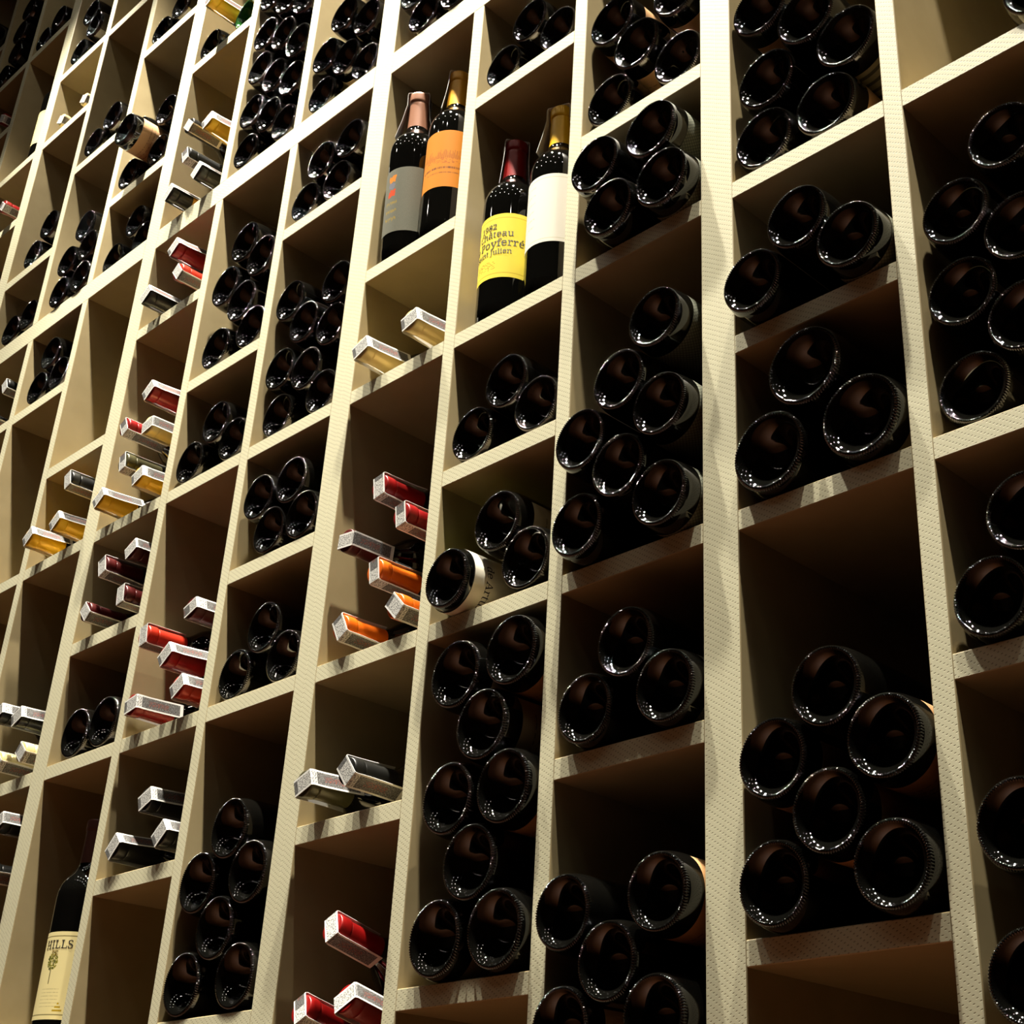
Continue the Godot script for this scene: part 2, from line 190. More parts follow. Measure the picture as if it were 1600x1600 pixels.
	["b",-0.9007,2.2097,0.0225,0.0378,"dark",0,0,0,0,"C0","dark glass bottle base, second row, third cubby down, third column from right"],
	["b",-0.9572,2.2606,0.0225,0.0378,"dark",0,0,0,0,"C0","dark glass bottle base, left in third row, third cubby down, third column from right"],
	["b",-0.8450,2.2615,0.0225,0.0378,"dark",0,0,0,3,"C0","dark glass bottle base, right in third row, third cubby down, third column from right"],
	["b",-0.9029,2.3138,0.0225,0.0378,"dark",0,0,0,0,"C0","dark glass bottle base, fourth row, third cubby down, third column from right"],
	["b",-0.8529,2.3710,0.0225,0.0378,"dark",0,0,0,3,"C0","dark glass bottle base, top row, third cubby down, third column from right"],
	["b",-0.9467,1.9617,0.0120,0.0380,"dark",0,0,0,0,"C-1","dark glass bottle base, left in bottom row, fourth cubby down, third column from right"],
	["b",-0.8436,1.9617,0.0120,0.0380,"dark",0,0,0,3,"C-1","dark glass bottle base, right in bottom row, fourth cubby down, third column from right"],
	["b",-0.8951,2.0181,0.0120,0.0380,"dark",0,0,0,0,"C-1","dark glass bottle base, top row, fourth cubby down, third column from right"],
	["b",-0.9560,1.6699,0.0200,0.0370,"dark",0,0,0,2,"C-3","dark glass bottle base, left in bottom row, fifth cubby down, third column from right"],
	["b",-0.8458,1.6707,0.0200,0.0370,"dark",0,0,0,0,"C-3","dark glass bottle base, right in bottom row, fifth cubby down, third column from right"],
	["b",-0.9013,1.7203,0.0200,0.0370,"dark",0,0,0,0,"C-3","dark glass bottle base, second row, fifth cubby down, third column from right"],
	["b",-0.9580,1.7685,0.0200,0.0370,"dark",0,0,0,0,"C-3","dark glass bottle base, left in top row, fifth cubby down, third column from right"],
	["b",-0.8431,1.7724,0.0200,0.0370,"dark",0,0,0,1,"C-3","dark glass bottle base, right in top row, fifth cubby down, third column from right"],
	["b",-0.7207,2.5547,-0.0025,0.0400,"dark",0,0,0,0,"B2","dark glass bottle base, left in bottom row, first cubby down, second column from right"],
	["b",-0.6403,2.5547,-0.0025,0.0400,"dark",0,0,0,1,"B2","dark glass bottle base, right in bottom row, first cubby down, second column from right"],
	["b",-0.7147,2.6349,-0.0025,0.0400,"dark",0,0,0,0,"B2","dark glass bottle base, left in second row, first cubby down, second column from right"],
	["b",-0.6108,2.6295,-0.0025,0.0400,"dark",0,0,0,4,"B2","dark glass bottle base, right in second row, first cubby down, second column from right"],
	["b",-0.6596,2.6934,-0.0025,0.0400,"dark",0,0,0,0,"B2","dark glass bottle base, third row, first cubby down, second column from right"],
	["b",-0.7207,2.7456,-0.0025,0.0400,"dark",0,0,0,1,"B2","dark glass bottle base, top row, first cubby down, second column from right"],
	["b",-0.7229,2.3562,0.0223,0.0378,"dark",0,0,0,0,"B1","dark glass bottle base, left in bottom row, second cubby down, second column from right"],
	["b",-0.6086,2.3562,0.0223,0.0378,"dark",0,0,0,3,"B1","dark glass bottle base, right in bottom row, second cubby down, second column from right"],
	["b",-0.6658,2.4062,0.0223,0.0378,"dark",0,0,0,0,"B1","dark glass bottle base, top row, second cubby down, second column from right"],
	["b",-0.7169,2.1649,0.0104,0.0438,"dark",0,0,0,0,"B0","dark glass bottle base, left in bottom row, third cubby down, second column from right"],
	["b",-0.6146,2.1649,0.0104,0.0438,"dark",0,0,0,2,"B0","dark glass bottle base, right in bottom row, third cubby down, second column from right"],
	["b",-0.6731,2.2412,0.0104,0.0438,"dark",0,0,0,0,"B0","dark glass bottle base, top row, third cubby down, second column from right"],
	["b",-0.7220,1.7639,0.0150,0.0378,"dark",0,0,0,0,"B-2","dark glass bottle base, left in bottom row, fourth cubby down, second column from right"],
	["b",-0.6086,1.7639,0.0150,0.0378,"dark",0,0,0,0,"B-2","dark glass bottle base, right in bottom row, fourth cubby down, second column from right"],
	["b",-0.6653,1.8145,0.0150,0.0378,"dark",0,0,0,1,"B-2","dark glass bottle base, second row, fourth cubby down, second column from right"],
	["b",-0.7196,1.8677,0.0150,0.0378,"dark",0,0,0,1,"B-2","dark glass bottle base, left in third row, fourth cubby down, second column from right"],
	["b",-0.6086,1.8651,0.0150,0.0378,"dark",0,0,0,1,"B-2","dark glass bottle base, right in third row, fourth cubby down, second column from right"],
	["b",-0.6623,1.9189,0.0150,0.0378,"dark",0,0,0,0,"B-2","dark glass bottle base, top row, fourth cubby down, second column from right"],
	["b",-0.3972,2.5517,0.0034,0.0370,"dark",0,0,0,0,"A2","dark glass bottle base alone in first cubby down, rightmost column"],
	["b",-0.5080,2.1579,-0.0045,0.0368,"dark",0,0,0,0,"A0","dark glass bottle base, bottom row, second cubby down, rightmost column"],
	["b",-0.4548,2.2093,-0.0045,0.0368,"dark",0,0,0,0,"A0","dark glass bottle base, second row, second cubby down, rightmost column"],
	["b",-0.5098,2.2589,-0.0045,0.0368,"dark",0,0,0,0,"A0","dark glass bottle base, third row, second cubby down, rightmost column"],
	["b",-0.4488,2.3009,-0.0045,0.0368,"dark",0,0,0,0,"A0","dark glass bottle base, fourth row, second cubby down, rightmost column"],
	["b",-0.5081,2.3470,-0.0045,0.0368,"dark",0,0,0,0,"A0","dark glass bottle base, fifth row, second cubby down, rightmost column"],
	["b",-0.4543,2.4056,-0.0045,0.0368,"dark",0,0,0,0,"A0","dark glass bottle base, top row, second cubby down, rightmost column"],
	["b",-0.5076,1.9605,0.0048,0.0368,"dark",0,0,0,0,"A-1","dark glass bottle base, bottom row, third cubby down, rightmost column"],
	["b",-0.4715,2.0251,0.0048,0.0368,"dark",0,0,0,0,"A-1","dark glass bottle base, top row, third cubby down, rightmost column"],
	["b",-0.4993,1.6700,0.0200,0.0370,"dark",0,0,0,0,"A-3","dark glass bottle base, bottom row, fourth cubby down, rightmost column"],
	["b",-0.4971,1.7759,0.0200,0.0370,"dark",0,0,0,0,"A-3","dark glass bottle base, top row, fourth cubby down, rightmost column"]
]

var M := {}
var mesh_cache := {}
var counts := {}
var rng := RandomNumberGenerator.new()

# ------------------------------------------------------------------ helpers
func numbered(called: String) -> String:
	var n: int = counts.get(called, -1) + 1
	counts[called] = n
	return called if n == 0 else "%s_%03d" % [called, n]

func thing(called: String, label: String, category: String, group := "") -> Node3D:
	var o := Node3D.new()
	o.name = numbered(called)
	add_child(o)
	o.set_meta("label", label)
	o.set_meta("category", category)
	if group != "":
		o.set_meta("group", group)
	return o

func part(called: String, mesh: Mesh, mat: Material, parent: Node) -> MeshInstance3D:
	var o := MeshInstance3D.new()
	o.name = called
	o.mesh = mesh
	if mat:
		o.material_override = mat
	parent.add_child(o, true)
	return o

func struct(called: String, mesh: Mesh, mat: Material, at: Vector3) -> MeshInstance3D:
	var o := part(called, mesh, mat, self)
	o.position = at
	o.set_meta("kind", "structure")
	return o

func box(s: Vector3) -> BoxMesh:
	var b := BoxMesh.new()
	b.size = s
	return b

func mat(c: Color, rough := 0.6, metal := 0.0) -> StandardMaterial3D:
	var m := StandardMaterial3D.new()
	m.albedo_color = c
	m.roughness = rough
	m.metallic = metal
	return m

func quad(st: SurfaceTool, a: Vector3, b: Vector3, c: Vector3, d: Vector3, n: Vector3, uv := []) -> void:
	# a b c d run clockwise seen from the front
	var p := [a, b, c, a, c, d]
	var k := [0, 1, 2, 0, 2, 3]
	for i in 6:
		st.set_normal(n)
		if uv.size() == 4:
			st.set_uv(uv[k[i]])
		else:
			st.set_uv(Vector2(p[i].x + p[i].z, p[i].y + p[i].z))
		st.add_vertex(p[i])

# a board whose front edge carries the woven edging; the front arrises are softened by 0.8 mm
func board(x0: float, x1: float, y0: float, y1: float, z0: float, z1: float, soft := "lrtb") -> ArrayMesh:
	var k := 0.0008
	var el := k if "l" in soft else 0.0
	var er := k if "r" in soft else 0.0
	var et := k if "t" in soft else 0.0
	var eb := k if "b" in soft else 0.0
	var f := SurfaceTool.new()
	f.begin(Mesh.PRIMITIVE_TRIANGLES)
	var a := Vector3(x0 + el, y0 + eb, z1)
	var b := Vector3(x0 + el, y1 - et, z1)
	var c := Vector3(x1 - er, y1 - et, z1)
	var d := Vector3(x1 - er, y0 + eb, z1)
	quad(f, a, b, c, d, Vector3(0, 0, 1), [Vector2(a.x, -a.y), Vector2(b.x, -b.y), Vector2(c.x, -c.y), Vector2(d.x, -d.y)])
	f.generate_tangents()
	var am := f.commit()
	am.surface_set_material(0, M.weave)
	var s := SurfaceTool.new()
	s.begin(Mesh.PRIMITIVE_TRIANGLES)
	var A := Vector3(x0, y0, z1 - k)
	var B := Vector3(x0, y1, z1 - k)
	var C := Vector3(x1, y1, z1 - k)
	var D := Vector3(x1, y0, z1 - k)
	quad(s, A, B, b, a, Vector3(-el, 0, k).normalized() if el > 0.0 else Vector3(-1, 0, 0))
	quad(s, b, B, C, c, Vector3(0, et, k).normalized() if et > 0.0 else Vector3(0, 1, 0))
	quad(s, c, C, D, d, Vector3(er, 0, k).normalized() if er > 0.0 else Vector3(1, 0, 0))
	quad(s, a, d, D, A, Vector3(0, -eb, k).normalized() if eb > 0.0 else Vector3(0, -1, 0))
	var A2 := Vector3(x0, y0, z0)
	var B2 := Vector3(x0, y1, z0)
	var C2 := Vector3(x1, y1, z0)
	var D2 := Vector3(x1, y0, z0)
	quad(s, A2, B2, B, A, Vector3(-1, 0, 0))
	quad(s, D, C, C2, D2, Vector3(1, 0, 0))
	quad(s, B, B2, C2, C, Vector3(0, 1, 0))
	quad(s, A, D, D2, A2, Vector3(0, -1, 0))
	quad(s, D2, C2, B2, A2, Vector3(0, 0, -1))
	s.commit(am)
	am.surface_set_material(1, M.laminate)
	return am

# surface of revolution about y. prof: Vector2(radius, y); knurl: {row: [depth, count]}
func lathe(prof: Array, segs: int, knurl := {}, teeth := 0, from := 0, to := -1) -> ArrayMesh:
	var rows := prof.size()
	if to < 0:
		to = rows - 1
	var pos := []
	for r in rows:
		var line := PackedVector3Array()
		for s in segs + 1:
			var a := TAU * (s % segs) / segs
			var p: Vector2 = prof[r]
			if knurl.has(r):
				p += knurl[r] * (0.5 + 0.5 * cos(a * teeth))
			line.append(Vector3(p.x * cos(a), p.y, p.x * sin(a)))
		pos.append(line)
	var vs := PackedVector3Array()
	var ns := PackedVector3Array()
	var us := PackedVector2Array()
	var ix := PackedInt32Array()
	for r in range(from, to + 1):
		var up: int = min(r + 1, rows - 1)
		var dn: int = max(r - 1, 0)
		for s in segs + 1:
			var t: Vector3 = pos[r][(s + 1) % segs] - pos[r][(s + segs - 1) % segs]
			var v: Vector3 = pos[up][s] - pos[dn][s]
			var n := t.cross(v)
			if n.length() < 1e-12:
				n = Vector3(0, 1 if r > rows * 0.5 else -1, 0)
			vs.append(pos[r][s])
			ns.append(n.normalized())
			us.append(Vector2(float(s) / segs, float(r) / rows))
	for r in to - from:
		for s in segs:
			var i := r * (segs + 1) + s
			var j := i + segs + 1
			for k in [i, j, i + 1, i + 1, j, j + 1]:
				ix.append(k)
	var arr := []
	arr.resize(Mesh.ARRAY_MAX)
	arr[Mesh.ARRAY_VERTEX] = vs
	arr[Mesh.ARRAY_NORMAL] = ns
	arr[Mesh.ARRAY_TEX_UV] = us
	arr[Mesh.ARRAY_INDEX] = ix
	var am := ArrayMesh.new()
	am.add_surface_from_arrays(Mesh.PRIMITIVE_TRIANGLES, arr)
	return am

func smooth_profile(pts: Array, sub: int) -> Array:
	var o := []
	for i in pts.size() - 1:
		var p0: Vector2 = pts[max(i - 1, 0)]
		var p1: Vector2 = pts[i]
		var p2: Vector2 = pts[i + 1]
		var p3: Vector2 = pts[min(i + 2, pts.size() - 1)]
		for k in sub:
			o.append(p1.cubic_interpolate(p2, p0, p3, float(k) / sub))
	o.append(pts[-1])
	return o

# whole glass bottle, base at y = 0, neck up; radius 37.5 mm, height 300 mm
# which: "base" the hollow and its knurled ring, "body" the rest, "whole" both at a coarser count
func bottle_mesh(which: String) -> ArrayMesh:
	if mesh_cache.has(which):
		return mesh_cache[which]
	var prof := []
	# the punt: a deep hollow whose wall sweeps out to the ring in a broad fillet
	prof.append_array(smooth_profile([Vector2(0.0, 0.0310), Vector2(0.0050, 0.0302), Vector2(0.0100, 0.0276), Vector2(0.0145, 0.0232), Vector2(0.0182, 0.0176), Vector2(0.0212, 0.0122), Vector2(0.0238, 0.0080), Vector2(0.0262, 0.0048), Vector2(0.0284, 0.0025), Vector2(0.0302, 0.0011)], 3))
	var k0 := prof.size()
	prof.append_array([Vector2(0.0309, 0.0006), Vector2(0.0315, 0.0003), Vector2(0.0321, 0.0002), Vector2(0.0327, 0.0004), Vector2(0.0333, 0.0008), Vector2(0.0339, 0.0014), Vector2(0.0345, 0.0022), Vector2(0.0350, 0.0032)])
	var k1 := prof.size()
	prof.append_array([Vector2(0.0355, 0.0046), Vector2(0.0360, 0.0064), Vector2(0.0365, 0.0088), Vector2(0.0370, 0.0122), Vector2(0.0373, 0.0160), Vector2(0.0375, 0.0200)])
	var kn := {}
	if which != "whole":
		kn[k0 + 1] = Vector2(0.0, -0.00035)
		kn[k0 + 2] = Vector2(0.0001, -0.00090)
		kn[k0 + 3] = Vector2(0.0002, -0.00125)
		kn[k0 + 4] = Vector2(0.0003, -0.00125)
		kn[k0 + 5] = Vector2(0.0004, -0.00105)
		kn[k0 + 6] = Vector2(0.0003, -0.00060)
	prof.append_array(smooth_profile([Vector2(0.0375, 0.0210), Vector2(0.0375, 0.0700), Vector2(0.0375, 0.1500), Vector2(0.0375, 0.1880), Vector2(0.0362, 0.2010), Vector2(0.0318, 0.2130), Vector2(0.0238, 0.2230), Vector2(0.0172, 0.2330), Vector2(0.0148, 0.2450), Vector2(0.0141, 0.2620), Vector2(0.0137, 0.2790), Vector2(0.0137, 0.2850), Vector2(0.0150, 0.2862), Vector2(0.0152, 0.2930), Vector2(0.0148, 0.2950), Vector2(0.0138, 0.2954), Vector2(0.0138, 0.2995)], 2))
	prof.append_array([Vector2(0.0130, 0.3), Vector2(0.0, 0.3)])
	mesh_cache["whole"] = lathe(prof, 72)
	if which != "whole":
		mesh_cache["base"] = lathe(prof, 704, kn, 88, 0, k1 + 5)
		mesh_cache["body"] = lathe(prof, 88, {}, 0, k1 + 5)
	return mesh_cache[which]

# a capsule of foil over the top of the neck
func capsule_mesh() -> ArrayMesh:
	if mesh_cache.has("capsule"):
		return mesh_cache.capsule
	var prof := [Vector2(0.0157, 0.236), Vector2(0.0154, 0.246), Vector2(0.0149, 0.262), Vector2(0.0146, 0.2790), Vector2(0.0147, 0.2836), Vector2(0.0141, 0.2842), Vector2(0.0141, 0.2849), Vector2(0.0156, 0.2856), Vector2(0.01585, 0.2890), Vector2(0.0158, 0.2975), Vector2(0.0154, 0.3000), Vector2(0.0144, 0.3012), Vector2(0.0100, 0.3014), Vector2(0.0, 0.3014)]
	mesh_cache["capsule"] = lathe(prof, 40)
	return mesh_cache.capsule

# the paper tax strip folded over the capsule: a band in the x/y plane, width along z
func strip_mesh(tail: float, flare: float, wide: float) -> ArrayMesh:
	var key := "strip%.3f%.3f%.3f" % [tail, flare, wide]
	if mesh_cache.has(key):
		return mesh_cache[key]
	var path := []
	path.append(Vector2(-0.0166 - flare, 0.3 - tail))
	path.append(Vector2(-0.0164 - flare * 0.4, 0.3 - tail * 0.6))
	path.append(Vector2(-0.0163, 0.3 - tail * 0.25))
	path.append(Vector2(-0.0163, 0.2995))
	path.append(Vector2(-0.0150, 0.3022))
	path.append(Vector2(0.0150, 0.3022))
	path.append(Vector2(0.0163, 0.2995))
	path.append(Vector2(0.0163, 0.3 - tail * 0.25))
	path.append(Vector2(0.0164 + flare * 0.2, 0.3 - tail * 0.6))
	path.append(Vector2(0.0165 + flare * 0.7, 0.3 - tail))
	var st := SurfaceTool.new()
	st.begin(Mesh.PRIMITIVE_TRIANGLES)
	var along := 0.0
	var th := 0.00025
	for i in path.size() - 1:
		var a: Vector2 = path[i]
		var b: Vector2 = path[i + 1]
		var l := (b - a).length()
		var n2 := Vector2(-(b - a).y, (b - a).x) / l
		var n := Vector3(n2.x, n2.y, 0)
		var wa := wide
		var o := n * th
		var A := Vector3(a.x, a.y, -wa)
		var B := Vector3(b.x, b.y, -wa)
		var C := Vector3(b.x, b.y, wa)
		var D := Vector3(a.x, a.y, wa)
		var u0 := along / 0.16
		var u1 := (along + l) / 0.16
		quad(st, A + o, B + o, C + o, D + o, n, [Vector2(0, u0), Vector2(0, u1), Vector2(1, u1), Vector2(1, u0)])
		quad(st, D - o, C - o, B - o, A - o, -n, [Vector2(0.02, u0), Vector2(0.02, u1), Vector2(0.05, u1), Vector2(0.05, u0)])
		quad(st, A - o, B - o, B + o, A + o, Vector3(0, 0, -1), [Vector2(0.01, u0), Vector2(0.01, u1), Vector2(0.02, u1), Vector2(0.02, u0)])
		quad(st, D + o, C + o, C - o, D - o, Vector3(0, 0, 1), [Vector2(0.01, u0), Vector2(0.01, u1), Vector2(0.02, u1), Vector2(0.02, u0)])
		along += l
	mesh_cache[key] = st.commit()
	return mesh_cache[key]

# a sheet of paper wrapped round the body: radius r, from y0 to y1, over an angle, centred on +z
func wrap_mesh(r: float, y0: float, y1: float, angle: float) -> ArrayMesh:
	var key := "wrap%.4f%.3f%.3f%.2f" % [r, y0, y1, angle]
	if mesh_cache.has(key):
		return mesh_cache[key]
	var st := SurfaceTool.new()
	st.begin(Mesh.PRIMITIVE_TRIANGLES)
	var n := 40
	for i in n:
		var a0 := -angle / 2 + angle * i / n
		var a1 := -angle / 2 + angle * (i + 1) / n
		var d0 := Vector3(sin(a0), 0, cos(a0))
		var d1 := Vector3(sin(a1), 0, cos(a1))
		var u0 := float(i) / n
		var u1 := float(i + 1) / n
		var lo := Vector3(0, y0, 0)
		var hi := Vector3(0, y1, 0)
		for t in [[d0 * r + lo, d0, u0, 1.0], [d0 * r + hi, d0, u0, 0.0], [d1 * r + hi, d1, u1, 0.0], [d0 * r + lo, d0, u0, 1.0], [d1 * r + hi, d1, u1, 0.0], [d1 * r + lo, d1, u1, 1.0]]:
			st.set_normal(t[1])
			st.set_uv(Vector2(t[2], t[3]))
			st.add_vertex(t[0])
	mesh_cache[key] = st.commit()
	return mesh_cache[key]

# lettering bent round the body
func bent_text(words: String, size: float, r: float, y: float, angle: float, face: String, italic := false, squeeze := 1.0) -> ArrayMesh:
	var f := SystemFont.new()
	f.font_names = PackedStringArray([face])
	f.font_italic = italic
	var tm := TextMesh.new()
	tm.font = f
	tm.text = words
	tm.font_size = 48
	tm.pixel_size = size / 48.0
	tm.depth = 0.0001
	tm.curve_step = 2.0
	var arr: Array = tm.get_mesh_arrays()
	var src: PackedVector3Array = arr[Mesh.ARRAY_VERTEX]
	var out := PackedVector3Array()
	var nor := PackedVector3Array()
	for p in src:
		var a: float = p.x * squeeze / r + angle
		var rr: float = r + 0.0001 + p.z
		out.append(Vector3(sin(a) * rr, p.y + y, cos(a) * rr))
		nor.append(Vector3(sin(a), 0, cos(a)))
	var a2 := []
	a2.resize(Mesh.ARRAY_MAX)
	a2[Mesh.ARRAY_VERTEX] = out
	a2[Mesh.ARRAY_NORMAL] = nor
	if arr[Mesh.ARRAY_INDEX] != null:
		a2[Mesh.ARRAY_INDEX] = arr[Mesh.ARRAY_INDEX]
	var am := ArrayMesh.new()
	am.add_surface_from_arrays(Mesh.PRIMITIVE_TRIANGLES, a2)
	return am

func tex(img: Image) -> ImageTexture:
	img.generate_mipmaps()
	return ImageTexture.create_from_image(img)

# ------------------------------------------------------------------ materials
func make_materials() -> void:
	# woven edging: rows of short dark stitches on cream, each column a third of a pitch lower
	var w := 144
	var h := 96
	var base := Color(0.80, 0.785, 0.665)
	var img := Image.create(w, h, false, Image.FORMAT_RGB8)
	var hgt := Image.create(w, h, false, Image.FORMAT_RGB8)
	for y in h:
		for x in w:
			var best := 0.0
			for c in 3:
				var cx := 24.0 + c * 48.0
				var cy := 16.0 + c * 32.0
				var dx := fposmod(x - cx + w / 2.0, w) - w / 2.0
				var dy := fposmod(y - cy + h / 2.0, h) - h / 2.0
				dy += dx * 0.30
				var q := pow(dx / 17.0, 2.0) + pow(dy / 8.5, 2.0)
				best = max(best, clamp(1.6 - q * 1.3, 0.0, 1.0))
			var g := rng.randf_range(-0.012, 0.012)
			var dark := Color(0.53, 0.50, 0.40)
			var c2 := base.lerp(dark, best * 0.85)
			img.set_pixel(x, y, Color(c2.r + g, c2.g + g, c2.b + g))
			var hv := 1.0 - best
			hgt.set_pixel(x, y, Color(hv, hv, hv))
	hgt.bump_map_to_normal_map(4.0)
	var we := StandardMaterial3D.new()
	we.albedo_texture = tex(img)
	we.normal_enabled = true
	we.normal_texture = tex(hgt)
	we.normal_scale = 0.5
	we.roughness = 0.55
	we.uv1_scale = Vector3(1.0 / 0.0090, 1.0 / 0.0060, 1)
	M.weave = we
	# smooth beige laminate inside the cubbies, with a faint mottling and rubbed streaks
	var nz := FastNoiseLite.new()
	nz.seed = 5
	nz.frequency = 0.012
	nz.fractal_octaves = 4
	var nt := NoiseTexture2D.new()
	nt.noise = nz
	nt.width = 512
	nt.height = 512
	nt.seamless = true
	var gr := Gradient.new()
	gr.set_color(0, Color(0.61, 0.550, 0.405))
	gr.set_color(1, Color(0.65, 0.588, 0.442))
	nt.color_ramp = gr
	var la := StandardMaterial3D.new()
	la.albedo_texture = nt
	la.roughness = 0.42
	la.uv1_triplanar = true
	la.uv1_world_triplanar = true
	la.uv1_scale = Vector3(2.2, 2.2, 2.2)
	M.laminate = la
	# glass of full bottles: almost black
	var gl := mat(Color(0.028, 0.027, 0.022), 0.03)
	gl.metallic_specular = 0.55
	M.dark = gl
	var gg := mat(Color(0.08, 0.22, 0.07), 0.04)
	gg.metallic_specular = 0.55
	M.green = gg
	var ly := mat(Color(0.40, 0.42, 0.05), 0.04)
	ly.metallic_specular = 0.55
	M.lime = ly
	# foil capsules
	for c in [["red", Color(0.52, 0.035, 0.03)], ["darkred", Color(0.29, 0.045, 0.04)], ["orange", Color(0.84, 0.38, 0.03)], ["orangered", Color(0.68, 0.15, 0.06)], ["gold", Color(0.80, 0.72, 0.48)], ["olive", Color(0.26, 0.25, 0.15)], ["black", Color(0.085, 0.085, 0.075)], ["cream", Color(0.86, 0.80, 0.56)], ["yellow", Color(0.92, 0.72, 0.08)], ["blackgold", Color(0.14, 0.14, 0.11)], ["pink", Color(0.66, 0.47, 0.37)], ["amber", Color(0.88, 0.66, 0.20)], ["plum", Color(0.42, 0.29, 0.27)]]:
		var m := mat(c[1], 0.34, 0.15)
		m.metallic_specular = 0.5
		M["cap_" + c[0]] = m
	# tax strip: white paper with a grey engraved field
	var sw := 64
	var sh := 320
	var si := Image.create(sw, sh, false, Image.FORMAT_RGB8)
	var rr := FastNoiseLite.new()
	rr.seed = 11
	rr.frequency = 0.16
	for y in sh:
		for x in sw:
			var c := Color(0.86, 0.86, 0.84)
			var v := absf(float(y) / sh - 0.5)
			if x > 6 and x < sw - 7 and v < 0.47:
				var n: float = rr.get_noise_2d(x * 1.2, y * 1.2)
				if v < 0.10:
					c = Color(0.80, 0.80, 0.78) if n > -0.12 else Color(0.34, 0.34, 0.34)
				else:
					var g := 0.36 + n * 0.36
					c = Color(g, g * 0.99, g * 0.97)
					if v > 0.17 and v < 0.36 and x > 20 and x < 44 and n > 0.16:
						c = Color(0.52, 0.25, 0.20)
			si.set_pixel(x, y, c)
	var sm := StandardMaterial3D.new()
	sm.albedo_texture = tex(si)
	sm.roughness = 0.45
	M.strip = sm
	# papers
	M.paper1 = paper(Color(0.72, 0.56, 0.38), Color(0.45, 0.30, 0.18), 21, 1)
	M.paper2 = paper(Color(0.74, 0.68, 0.54), Color(0.45, 0.40, 0.32), 22, 1)
	M.paper3 = paper(Color(0.50, 0.51, 0.44), Color(0.30, 0.31, 0.27), 23, 2)
	M.paper4 = paper(Color(0.56, 0.52, 0.40), Color(0.26, 0.24, 0.19), 24, 3)
	M.paper9 = mat(Color(0.90, 0.88, 0.80), 0.5)
	M.ink = mat(Color(0.06, 0.055, 0.05), 0.6)
	M.gilt = mat(Color(0.62, 0.50, 0.18), 0.4, 0.3)

# paper with printed marks too small to read: 1 lines of small print, 2 a net, 3 bold stripes
func paper(ground: Color, print_colour: Color, seed_: int, kind: int) -> StandardMaterial3D:
	var r := RandomNumberGenerator.new()
	r.seed = seed_
	var img := Image.create(256, 160, false, Image.FORMAT_RGB8)
	img.fill(ground)
	if kind == 1:
		for row in 9:
			var x := 30 + r.randi_range(0, 30)
			while x < 215:
				var l := r.randi_range(4, 16)
				img.fill_rect(Rect2i(x, 22 + row * 13, l, 3), ground.lerp(print_colour, 0.6))
				x += l + r.randi_range(3, 7)
	elif kind == 2:
		for y in 160:
			for x in 256:
				if (x + y) % 9 < 2 or (x - y + 512) % 9 < 2:
					img.set_pixel(x, y, print_colour)
	else:
		for row in 8:
			img.fill_rect(Rect2i(0, 10 + row * 19, 256, 7), print_colour)
	var m := StandardMaterial3D.new()
	m.albedo_texture = tex(img)
	m.roughness = 0.55
	return m

# ------------------------------------------------------------------ bottles

func lying_bottle(row: Array) -> void:
	var base_out: bool = row[0] == "b"
	var grp := "wine bottles lying base outward in the cubbies" if base_out else "wine bottles lying neck outward in the cubbies"
	var t := thing("wine_bottle", row[11], "bottle", grp)
	var s: float = row[4] / 0.0375
	var glass := "dark"
	if base_out:
		glass = row[5]
	var yaw := deg_to_rad(row[8])
	var tilt := deg_to_rad(row[7])
	var roll := deg_to_rad(row[6])
	var b: Basis
	var at := Vector3(row[1], row[2], row[3])
	if base_out:
		b = Basis(Vector3.UP, -yaw) * Basis(Vector3.RIGHT, tilt) * Basis(Vector3.RIGHT, -PI / 2)
	else:
		b = Basis(Vector3.RIGHT, -tilt) * Basis(Vector3.RIGHT, PI / 2) * Basis(Vector3.UP, roll)
		at -= b.y * 0.3025 * minf(s, 1.03)
	t.transform = Transform3D(b * Basis.from_scale(Vector3(s, minf(s, 1.03), s)), at)
	if base_out:
		part("glass_body", bottle_mesh("body"), M[glass], t)
		part("base_hollow", bottle_mesh("base"), M.dark if glass == "lime" else M[glass], t)
		var k: int = row[9]
		if k == 9:
			var lb := part("paper_label", wrap_mesh(0.0377, 0.0110, 0.105, 3.5), M.paper9, t)
			lb.set_meta("label", "cream paper label with black lettering")
			# turned to face right and down, towards the aisle
			lb.rotation.y = deg_to_rad(125)
			part("lettering", bent_text("de Artur Kl", 0.0140, 0.0378, 0.034, 0.0, "Droid Serif"), M.ink, lb)
		elif k > 0:
			var lb := part("paper_label", wrap_mesh(0.0377, 0.0215, 0.115, 3.1), M["paper%d" % k], t)
			lb.rotation.y = deg_to_rad(120 + absi(int(row[1] * 1000)) % 40)
	else:
		part("glass_body", bottle_mesh("whole"), M[glass], t)
		part("capsule", capsule_mesh(), M["cap_" + row[5]], t)
		if row[5] == "blackgold":
			if not mesh_cache.has("band"):
				mesh_cache["band"] = lathe([Vector2(0.0158, 0.2345), Vector2(0.0160, 0.236), Vector2(0.0157, 0.246), Vector2(0.0153, 0.258), Vector2(0.0148, 0.2585)], 40)
			part("capsule_band", mesh_cache.band, M.cap_amber, t).set_meta("label", "gold band below the black capsule")
		var v: int = absi(int(row[2] * 1000)) % 3
		var st := part("tax_strip", strip_mesh([0.062, 0.070, 0.078][v], [0.000, 0.004, 0.0015][v], [0.0098, 0.0105, 0.0092][v]), M.strip, t)
		# the strip's faces look along local x; roll 0 puts one of them underneath
		st.rotation.y = PI / 2

